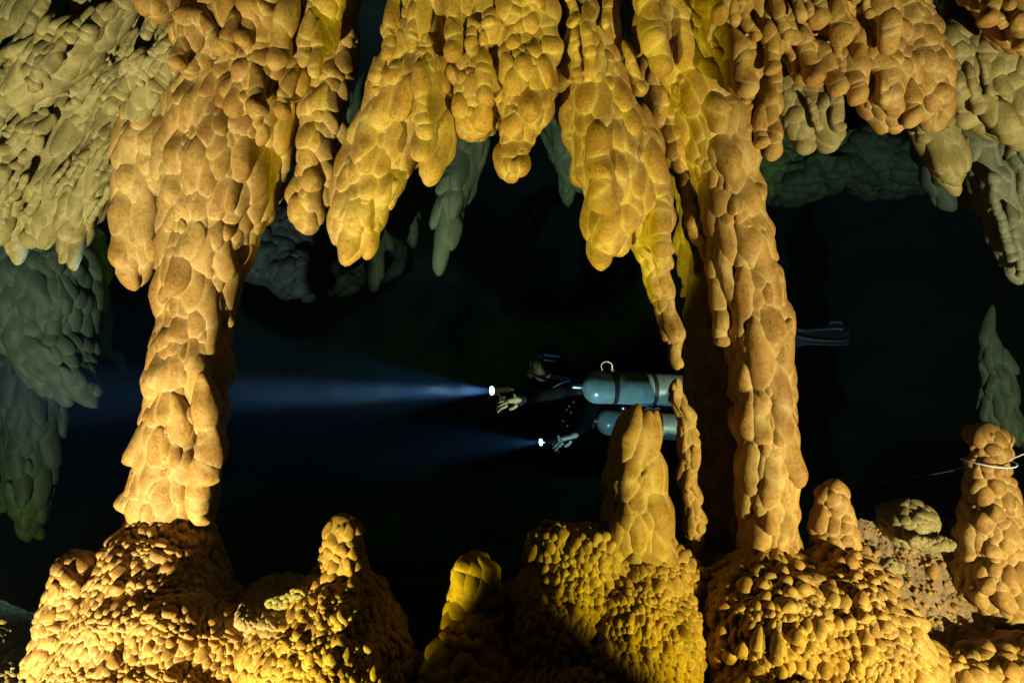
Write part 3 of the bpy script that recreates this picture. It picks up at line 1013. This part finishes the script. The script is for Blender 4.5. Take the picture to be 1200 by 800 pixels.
# ------------------------------------------------------------------ the diver, the cylinders, the torches, the line
NEOPRENE = plain("black_neoprene", (0.003, 0.0033, 0.004), 0.9, noise=0.3, scale=60, spec=0.12)
SKIN = plain("pale_skin", (0.19, 0.15, 0.13), 0.55, noise=0.08)
GLOVE = plain("pale_glove", (0.62, 0.60, 0.52), 0.7, noise=0.12, scale=90)
HELMET = plain("blue_helmet", (0.008, 0.02, 0.06), 0.5, noise=0.2)
STEEL = plain("steel_fittings", (0.6, 0.62, 0.64), 0.3, 0.9)
CYL = plain("grey_green_cylinder", (0.24, 0.335, 0.30), 0.36, 0.2, noise=0.22, scale=9)  # the water's blue-green tint is put into this base colour
RUBBER = plain("black_rubber", (0.015, 0.015, 0.016), 0.6)
BLUE = plain("blue_webbing", (0.03, 0.08, 0.20), 0.6, noise=0.2)
GLASS = plain("mask_glass", (0.02, 0.03, 0.04), 0.08, spec=0.6)
FIN = plain("dark_blue_fin", (0.005, 0.010, 0.022), 0.5, noise=0.2)
LENS = plain("lit_torch_lens", (0.9, 0.95, 1.0), 0.2, emit=(0.75, 0.90, 1.0), strength=9.0)
GREEN = plain("green_pilot_light", (0.1, 0.8, 0.2), 0.3, emit=(0.15, 1.0, 0.25), strength=1.5)
LINE = plain("white_line", (0.85, 0.85, 0.82), 0.6)
SPECK = plain("silt_speck", (0.05, 0.05, 0.05), 0.9, spec=0.1)


def skin(name, chains, mat, parent=None, base=(0, 0, 0), sub=2, rootpt=None):
    """chains: lists of (point, radius); equal points are shared; grown with a Skin modifier and applied"""
    verts, rad, edges, idx = [], [], [], {}
    for ch in chains:
        prev = None
        for p, r in ch:
            key = tuple(np.round(p, 4))
            if key not in idx:
                idx[key] = len(verts)
                verts.append(np.asarray(p) - np.asarray(base))
                rad.append(r)
            if prev is not None and prev != idx[key]:
                edges.append((prev, idx[key]))
            prev = idx[key]
    me = bpy.data.meshes.new(name + "_net")
    me.from_pydata([tuple(v) for v in verts], edges, [])
    o = bpy.data.objects.new(name, me)
    COL.objects.link(o)
    sm = o.modifiers.new("skin", "SKIN")
    for i, r in enumerate(rad):
        me.skin_vertices[0].data[i].radius = (r if np.ndim(r) else (r, r))
        me.skin_vertices[0].data[i].use_root = (i == 0)
    sm.use_smooth_shade = True
    ss = o.modifiers.new("smooth", "SUBSURF")
    ss.levels = ss.render_levels = sub
    dg = bpy.context.evaluated_depsgraph_get()
    dg.update()
    nm = bpy.data.meshes.new_from_object(o.evaluated_get(dg))
    bpy.data.objects.remove(o)
    nm.name = name
    nm.materials.clear()
    nm.polygons.foreach_set("use_smooth", np.ones(len(nm.polygons), dtype=bool))
    return link(name, nm, mat, parent)


def lathe(profile, axis_a, axis_b, seg=32):
    """profile: (distance along a->b in metres, radius)"""
    a, b = np.asarray(axis_a, float), np.asarray(axis_b, float)
    z = norm(b - a)
    x = norm(np.cross(z, [0.1, 0.2, 1.0]))
    y = np.cross(z, x)
    v, f = [], []
    for h_, r in profile:
        for s in range(seg):
            t = 2 * math.pi * s / seg
            v.append(a + z * h_ + (x * math.cos(t) + y * math.sin(t)) * r)
    n = len(profile)
    for i in range(n - 1):
        for s in range(seg):
            s2 = (s + 1) % seg
            f.append((i * seg + s, i * seg + s2, (i + 1) * seg + s2, (i + 1) * seg + s))
    f.append(tuple(range(seg))[::-1])
    f.append(tuple(range((n - 1) * seg, n * seg)))
    return v, f


def poly(name, v, f, mat, parent=None, base=(0, 0, 0), smooth=True):
    me = bpy.data.meshes.new(name)
    me.from_pydata([tuple(np.asarray(p) - np.asarray(base)) for p in v], [], f)
    me.update()
    if smooth:
        me.polygons.foreach_set("use_smooth", np.ones(len(me.polygons), dtype=bool))
        try:
            me.set_sharp_from_angle(angle=math.radians(40))
        except Exception:
            pass
    return link(name, me, mat, parent)


def cable(name, pts, r, mat, parent=None, base=(0, 0, 0), n=40, seg=8):
    q = catmull(np.array(pts), n)
    v, f = [], []
    for i in range(len(q)):
        z = norm(q[min(i + 1, len(q) - 1)] - q[max(i - 1, 0)])
        x = norm(np.cross(z, [0.13, 0.21, 0.97]))
        y = np.cross(z, x)
        for s in range(seg):
            t = 2 * math.pi * s / seg
            v.append(q[i] + (x * math.cos(t) + y * math.sin(t)) * r)
    for i in range(len(q) - 1):
        for s in range(seg):
            s2 = (s + 1) % seg
            f.append((i * seg + s, i * seg + s2, (i + 1) * seg + s2, (i + 1) * seg + s))
    f.append(tuple(range(seg))[::-1])
    f.append(tuple(range((len(q) - 1) * seg, len(q) * seg)))
    return poly(name, v, f, mat, parent, base)


def empty(name, loc):
    e_ = bpy.data.objects.new(name, None)
    e_.empty_display_size = 0.1
    COL.objects.link(e_)
    e_.location = loc
    return e_


DD = 4.35
J = {k_: P(*v_) for k_, v_ in dict(
    pelvis=(800, 458, 4.5), waist=(762, 455, 4.5), chest=(722, 450, 4.5), neckb=(690, 443, 4.48), neck=(672, 438, 4.46), skull=(652, 430, 4.45), crown=(634, 425, 4.45),
    shn=(694, 446, 4.30), eln=(650, 460, 4.22), wrn=(613, 468, 4.18), hdn=(598, 470, 4.17),
    shf=(700, 462, 4.68), elf=(686, 498, 4.62), wrf=(670, 512, 4.55), hdf=(660, 515, 4.52),
    hipn=(806, 462, 4.4), knn=(878, 470, 4.42), ann=(905, 402, 4.45), ton=(930, 388, 4.46),
    hipf=(806, 460, 4.6), knf=(876, 466, 4.62), anf=(908, 394, 4.62), tof=(932, 380, 4.62)).items()}
B0 = J["pelvis"]
body_ch = [
    [(J["pelvis"], (0.15, 0.12)), (J["waist"], (0.14, 0.115)), (J["chest"], (0.17, 0.13)), (J["neckb"], (0.11, 0.09)), (J["neck"], 0.06), (J["skull"], (0.088, 0.10)), (J["crown"], (0.07, 0.085))],
    [(J["neckb"], (0.11, 0.09)), (J["shn"], 0.075), (J["eln"], 0.048), (J["wrn"], 0.034), (J["hdn"], (0.036, 0.022))],
    [(J["neckb"], (0.11, 0.09)), (J["shf"], 0.075), (J["elf"], 0.048), (J["wrf"], 0.034), (J["hdf"], (0.036, 0.022))],
    [(J["pelvis"], (0.15, 0.12)), (J["hipn"], 0.10), (J["knn"], 0.062), (J["ann"], 0.045), (J["ton"], 0.04)],
    [(J["pelvis"], (0.15, 0.12)), (J["hipf"], 0.10), (J["knf"], 0.062), (J["anf"], 0.045), (J["tof"], 0.04)],
]
diver = empty("person", B0)
tag(diver, "diver in black suit swimming level behind the columns, holding two lit torches", "person")
skin("body", body_ch, NEOPRENE, diver, B0, 2)


def hand(name, wrist, knuckle, up, side, mat, curl, spread, length=0.185):
    """palm with four bent fingers and a thumb; fingers curl round an axis along 'side'"""
    fw = norm(knuckle - wrist)
    up = norm(up - fw * (up @ fw))
    sd = np.cross(fw, up) * side
    pl = length * 0.50
    root = wrist + fw * 0.01
    ch = []
    mid = root + fw * pl * 0.55
    ch.append([(wrist - fw * 0.04, 0.030), (root, (0.032, 0.024)), (mid, (0.040, 0.020)), (root + fw * pl, (0.040, 0.018))])
    o1 = skin(name, ch, mat, diver, B0, 2)
    meshes = [o1]
    fl = [0.95, 1.08, 1.0, 0.80]
    for i in range(4):
        off = (i - 1.5) * 0.0195
        b0 = root + fw * pl * 0.90 + sd * off
        L_ = length * 0.50 * fl[i]
        a_ = curl * (0.9 + 0.12 * i)
        pts = [(b0 - fw * 0.02, 0.0098)]
        p = b0
        ang = 0.15
        for s_, rr_ in ((0.45, 0.0100), (0.32, 0.0090), (0.23, 0.0078)):
            ang += a_
            p = p + (fw * math.cos(ang) - up * math.sin(ang) + sd * spread * (i - 1.5) * 0.12) * L_ * s_
            pts.append((p, rr_))
        meshes.append(skin("finger", [[(b0, 0.0102)] + pts[1:]], mat, o1, B0, 1))
    tb = root + fw * pl * 0.25 - sd * 0.034
    meshes.append(skin("thumb", [[(tb, 0.0125), (tb + fw * 0.032 - sd * 0.016 - up * 0.012, 0.0115), (tb + fw * 0.060 - sd * 0.012 - up * 0.028, 0.0095)]], mat, o1, B0, 1))
    return o1


# near hand: back of the glove towards us, fingers folded round the torch handle
hand("glove", P(611, 468, 4.16), P(584, 471, 4.10), -FWD * 0.85 + UP * 0.5, 1, GLOVE, 0.50, 0.6, 0.205)
hand("glove", P(672, 510, 4.54), P(650, 517, 4.48), -FWD * 0.8 + UP * 0.6, 1, GLOVE, 0.42, 0.8, 0.19)

# wrist computer and cuff on the near arm
vv, ff = lathe([(0, 0.041), (0.004, 0.048), (0.034, 0.048), (0.038, 0.041)], P(606, 467, 4.17), P(620, 465, 4.19))
poly("wrist_computer", vv, ff, BLUE, diver, B0)
vv, ff = lathe([(0, 0.037), (0.003, 0.041), (0.014, 0.041), (0.017, 0.037)], P(601, 468, 4.165), P(620, 465, 4.19))
poly("cuff", vv, ff, GLOVE, diver, B0)

# helmet, mask, face and regulator
hc = J["skull"] * 0.45 + J["crown"] * 0.55
vs_, fs_ = ico(4)
back = norm(J["skull"] - J["crown"])
R_ = frame(norm(-UP * 0.9 + back * 0.2), -FWD)
hv = (vs_ * np.array([0.125, 0.112, 0.118])) @ R_.T + hc + UP * 0.018
keep = (hv - hc) @ norm(UP * 0.9 + back * 0.45) > 0.012
fk = fs_[keep[fs_].all(axis=1)]
us = np.unique(fk)
mp = np.full(len(hv), -1)
mp[us] = np.arange(len(us))
inner = hc + (hv[us] - hc) * 0.93
V2 = np.vstack([hv[us], inner])
F2 = np.vstack([mp[fk], mp[fk][:, ::-1] + len(us)])
hm = link("helmet", make_mesh("helmet", V2 - B0, F2), HELMET, diver)
for dz in (0.03, 0.065):
    cable("helmet_strap", [hc - FWD * 0.118 - back * 0.03 + UP * dz, hc - FWD * 0.105 + back * 0.06 + UP * (dz + 0.012), hc - FWD * 0.05 + back * 0.14 + UP * (dz + 0.02)], 0.006, BLUE, diver, B0, 16, 6)
fc = hc - back * 0.045 - UP * 0.045 - FWD * 0.02
fv = (vs_ * np.array([0.068, 0.075, 0.082])) @ R_.T + fc
link("face", make_mesh("face", fv - B0, fs_), SKIN, diver)
mv, mf = [], []
mk = fc - back * 0.055 + UP * 0.018
mv = (vs_ * np.array([0.050, 0.085, 0.042])) @ frame(norm(back + UP * 0.1), -FWD).T + mk
link("mask", make_mesh("mask", mv - B0, fs_), RUBBER, diver)
mv = (vs_ * np.array([0.036, 0.072, 0.022])) @ frame(norm(back + UP * 0.1), -FWD).T + mk - back * 0.03
link("mask_lens", make_mesh("mask_lens", mv - B0, fs_), GLASS, diver)
rg = fc - back * 0.075 - UP * 0.045
vv, ff = lathe([(0, 0.02), (0.004, 0.036), (0.03, 0.038), (0.045, 0.030), (0.048, 0.0)], rg + back * 0.02, rg - back * 0.05)
poly("regulator", vv, ff, RUBBER, diver, B0)
cable("breathing_hose", [rg - back * 0.01 - FWD * 0.03, P(650, 448, 4.3), P(676, 458, 4.25), P(688, 452, 4.22)], 0.011, RUBBER, diver, B0)
cable("pale_hose", [P(676, 452, 4.20), P(684, 451.5, 4.19), P(691, 453, 4.19)], 0.006, GLOVE, diver, B0, 10, 6)
# harness webbing with small steel rings along the near side
cable("harness", [P(694, 440, 4.28), P(730, 436, 4.33), P(770, 440, 4.36), P(806, 450, 4.38)], 0.014, RUBBER, diver, B0)
for x_, y_ in ((664, 480), (667, 476), (669, 483), (672, 471), (660, 493), (665, 499)):
    vv, ff = lathe([(0, 0.004), (0.002, 0.0065), (0.006, 0.0065), (0.008, 0.004)], P(x_, y_, 4.46), P(x_, y_, 4.40), 10)
    poly("ring", vv, ff, STEEL, diver, B0)

# fins, one blade on each foot
for a_, b_, dd in ((J["ann"], J["ton"], 0.0), (J["anf"], J["tof"], 0.0)):
    dr = norm(RIGHT * 1.0 + UP * 0.06)
    wd = norm(FWD * 0.75 + UP * 0.66)
    th = norm(np.cross(dr, wd))
    v_, f_ = [], []
    prof = [(0.0, 0.050, 0.042), (0.10, 0.060, 0.040), (0.19, 0.075, 0.020), (0.32, 0.100, 0.011), (0.42, 0.105, 0.008), (0.45, 0.085, 0.006)]
    for s_, wdt, tk in prof:
        c_ = a_ + (b_ - a_) * 0.4 + dr * s_
        for ca, cb in ((-1, -0.5), (-0.72, -0.5), (-0.70, -1.3), (-0.55, -1.3), (-0.53, -0.5), (0.53, -0.5), (0.55, -1.3), (0.70, -1.3), (0.72, -0.5), (1, -0.5), (1, 0.5), (0.72, 0.5), (0.70, 1.3), (0.55, 1.3), (0.53, 0.5), (-0.53, 0.5), (-0.55, 1.3), (-0.70, 1.3), (-0.72, 0.5), (-1, 0.5)):
            v_.append(c_ + wd * wdt * ca + th * tk * cb)
    n_ = 20
    for i in range(len(prof) - 1):
        for s_ in range(n_):
            s2 = (s_ + 1) % n_
            f_.append((i * n_ + s_, i * n_ + s2, (i + 1) * n_ + s2, (i + 1) * n_ + s_))
    f_.append(tuple(range(n_))[::-1])
    f_.append(tuple(range((len(prof) - 1) * n_, len(prof) * n_)))
    poly("fin", v_, f_, FIN, diver, B0)


# diving cylinders slung along the diver's sides
def cylinder(a, b, R0, label, L_):
    z = norm(b - a)
    root = empty("diving_cylinder", a)
    tag(root, label, "diving cylinder", "diving cylinders slung on the diver")
    prof = []
    for t in np.linspace(0, math.pi / 2, 12):
        prof.append((0.095 * (1 - math.cos(t)) if False else 0.095 - 0.095 * math.cos(t), max(0.016, R0 * math.sin(t) ** 0.9)))
    prof += [(0.12, R0), (L_ * 0.5, R0 * 1.002), (L_ - 0.03, R0), (L_ - 0.008, R0 * 0.93), (L_, R0 * 0.82)]
    vv, ff = lathe(prof, a, b, 48)
    poly("shell", vv, ff, CYL, root, a)
    vv, ff = lathe([(-0.075, 0.006), (-0.072, 0.014), (-0.045, 0.016), (-0.04, 0.020), (-0.008, 0.020), (0.004, 0.018)], a, b, 20)
    poly("valve", vv, ff, STEEL, root, a)
    side = norm(np.cross(z, -FWD))
    vv, ff = lathe([(0, 0.018), (0.003, 0.022), (0.03, 0.022), (0.034, 0.017)], a - z * 0.028 + side * 0.02, a - z * 0.028 + side * 0.08, 14)
    poly("valve_knob", vv, ff, RUBBER, root, a)
    for t, w_, sl in ((0.185, 0.030, 0.10), (0.455, 0.028, 0.05)):
        aa = a + z * t
        bb = aa + norm(z + UP * sl)
        vv, ff = lathe([(0, R0 + 0.001), (0.001, R0 + 0.005), (w_, R0 + 0.005), (w_ + 0.001, R0 + 0.001)], aa, bb, 48)
        poly("strap", vv, ff, RUBBER, root, a)
    vv, ff = lathe([(0, 0.012), (0.004, 0.022), (0.02, 0.024), (0.024, 0.014)], a + z * 0.20 + UP * (R0 - 0.002) - FWD * 0.03, a + z * 0.20 + UP * (R0 + 0.05) - FWD * 0.03, 14)
    poly("strap_buckle", vv, ff, STEEL, root, a)
    return root


ca, cb = P(683, 453, 4.20), P(802, 457, 4.30)
LC = float(np.linalg.norm(cb - ca))
cylinder(ca, cb, 0.107, "big grey green diving cylinder with two black straps along the diver's near side", LC)
ca2, cb2 = P(700, 493, 4.86), P(826, 503, 4.96)
cylinder(ca2, cb2, 0.104, "lower diving cylinder half hidden behind the tall smooth stalagmite", float(np.linalg.norm(cb2 - ca2)))

q = cable("bungee_loop", [P(706, 434, 4.12), P(705, 427, 4.12), P(711, 423.5, 4.13), P(717, 427, 4.14), P(717.5, 435, 4.15)], 0.0035, LINE, None)
tag(q, "thin pale bungee loop standing up from the big cylinder's front strap", "cord")
# bolt snaps hanging in the gap under the big cylinder
for n_, (x_, y_, lab) in enumerate(((750, 478, "steel bolt snap hanging below the big cylinder above the tall stalagmite"), (757, 481, "second steel bolt snap below the big cylinder, lower of the pair"))):
    q = empty("bolt_snap", P(x_, y_, 4.2))
    tag(q, lab, "bolt snap", "steel bolt snaps on the harness")
    cable("hook", [P(x_ - 4, y_ + 1, 4.2), P(x_ + 2, y_ - 2.5, 4.2), P(x_ + 8, y_ - 2, 4.2), P(x_ + 9, y_ + 1, 4.2), P(x_ + 3, y_ + 2, 4.2)], 0.0045, STEEL, q, P(x_, y_, 4.2), 20, 6)
    cable("swivel", [P(x_ + 8, y_ - 1, 4.2), P(x_ + 13, y_ - 3, 4.21), P(x_ + 16, y_ - 2, 4.21)], 0.006, BLUE if n_ == 0 else STEEL, q, P(x_, y_, 4.2), 8, 6)


# torches
def torch(lens, tail, r, label, length_, power, wide_power, aim):
    root = empty("dive_torch", tail)
    tag(root, label, "torch", "lit torches in the diver's hands")
    z = norm(tail - lens)
    L_ = float(np.linalg.norm(tail - lens))
    vv, ff = lathe([(0.0, r * 1.0), (0.002, r * 1.12), (0.024, r * 1.12), (0.034, r * 0.72), (L_ * 0.8, r * 0.70), (L_ * 0.82, r * 0.8), (L_, r * 0.78)], lens, tail, 28)
    poly("housing", vv, ff, RUBBER, root, tail)
    vv, ff = lathe([(-0.004, r * 0.55), (-0.0025, r * 0.85), (0.0015, r * 0.93), (0.0018, r * 0.3)], lens, tail, 28)
    poly("lens", vv, ff, LENS, root, tail)
    return root


t1a, t1b = P(576.5, 457.5, 4.08), P(596, 455.5, 4.16)
tr = torch(t1a, t1b, 0.030, "bright handheld torch throwing the long blue beam", 0.12, 0, 0, None)
cable("cord", [t1b, P(612, 458, 4.2), P(626, 463, 4.21), P(645, 456, 4.2), P(660, 448, 4.22), P(690, 442, 4.26)], 0.008, BLUE, tr, t1b)
cable("handle", [P(583, 461, 4.10), P(590, 468, 4.11), P(600, 468, 4.14)], 0.009, RUBBER, tr, t1b, 14, 8)
for x_, y_ in ((572, 467), (570, 470), (574, 464)):
    vv, ff = lathe([(0, 0.003), (0.002, 0.006), (0.008, 0.006), (0.01, 0.003)], P(x_, y_, 4.06), P(x_ + 3, y_ - 3, 4.07), 10)
    poly("clip", vv, ff, STEEL, tr, t1b)
t2a, t2b = P(634, 518, 4.42), P(652, 516.5, 4.48)
tr2 = torch(t2a, t2b, 0.026, "lower handheld torch with a pale glow and green pilot light", 0.1, 0, 0, None)
vv, ff = lathe([(0, 0.006), (0.004, 0.006), (0.006, 0.003)], P(637.5, 518.2, 4.385), P(637.5, 518.2, 4.0), 10)
poly("pilot_light", vv, ff, GREEN, tr2, t2b)
cable("lanyard", [P(650, 521, 4.44), P(653, 526, 4.43), P(655, 531, 4.42)], 0.004, STEEL, tr2, t2b, 10, 6)

z1 = norm(t1a - t1b)
spot("torch_beam", t1a + z1 * 0.012, P(200, 462, 3.62), TORCH_A, 11, 1.0, (0.60, 0.80, 1.0), 0.03)
spot("torch_spill", t1a + z1 * 0.012, P(200, 452, 3.5), TORCH_B, 38, 1.0, (0.30, 0.55, 1.0), 0.012)
spot("torch_beam", t2a + norm(t2a - t2b) * 0.012, P(200, 530, 3.8), TORCH_C, 36, 1.0, (0.35, 0.65, 1.0), 0.012)

# guide line: a wrap round the bottle shaped stalagmite, one run off to the picture's edge, one run back into the dark
gb = P(1158, 541, 3.3)
gl = empty("guide_line", gb)
tag(gl, "thin white cave line tied round the bottle shaped stalagmite and running off both ways", "line")
rr_ = 25.5 / F * 3.3
loop = [gb + RIGHT * math.cos(t) * rr_ - FWD * math.sin(t) * rr_ * 1.15 + UP * 0.006 * math.cos(2 * t) for t in np.linspace(0, 2 * math.pi, 20)]
cable("wrap", loop, 0.0032, LINE, gl, gb, 60, 6)
cable("run", [P(1177, 541, 3.24), P(1210, 528, 3.1), P(1330, 486, 2.8)], 0.0030, LINE, gl, gb, 30, 6)
cable("run", [P(1136, 546, 3.36), P(1095, 555, 4.2), P(1000, 571, 5.6), P(900, 588, 7.2)], 0.0028, LINE, gl, gb, 30, 6)

# silt specks drifting in and around the torch beam
vs_, fs_ = ico(1)
V_, F_2, off = [], [], 0
for n_ in range(420):
    t = rng.uniform(0.03, 1.0) * 2.0
    spread_ = 0.03 + t * (0.11 if n_ % 3 else 0.5)
    dv = rng.normal(size=3) * 0.5
    zb = norm(P(200, 462, 3.62) - t1a)
    c_ = t1a + zb * t + (dv - zb * (dv @ zb)) * spread_
    V_.append(vs_ * rng.uniform(0.0004, 0.0009) + c_)
    F_2.append(fs_ + off)
    off += len(vs_)
o = link("silt_specks", make_mesh("silt_specks", np.vstack(V_), np.vstack(F_2)), SPECK)
o["kind"] = "stuff"

# ------------------------------------------------------------------ the water itself
bm = bmesh.new()
bmesh.ops.create_cube(bm, size=1.0)
me = bpy.data.meshes.new("haze")
bm.to_mesh(me)
bm.free()
hz = link("haze", me, None)
hz.scale = (26, 26, 18)
hz.location = (0, 5.5, 0)
hz["kind"] = "stuff"
m = bpy.data.materials.new("clear_water")
m.use_nodes = True
nt = m.node_tree
nt.nodes.clear()
out = nt.nodes.new("ShaderNodeOutputMaterial")
pv = nt.nodes.new("ShaderNodeVolumePrincipled")
pv.inputs["Color"].default_value = (0.0095, 0.0155, 0.0235, 1)
pv.inputs["Absorption Color"].default_value = (0.06, 0.33, 0.54, 1)
pv.inputs["Density"].default_value = 0.15
pv.inputs["Anisotropy"].default_value = 0.7
nt.links.new(pv.outputs[0], out.inputs["Volume"])
me.materials.append(m)

print("FORMS", len(STATS), "objects", len(bpy.data.objects), "tris", sum(s[3] for s in STATS))
for s in STATS:
    print("  ", s)
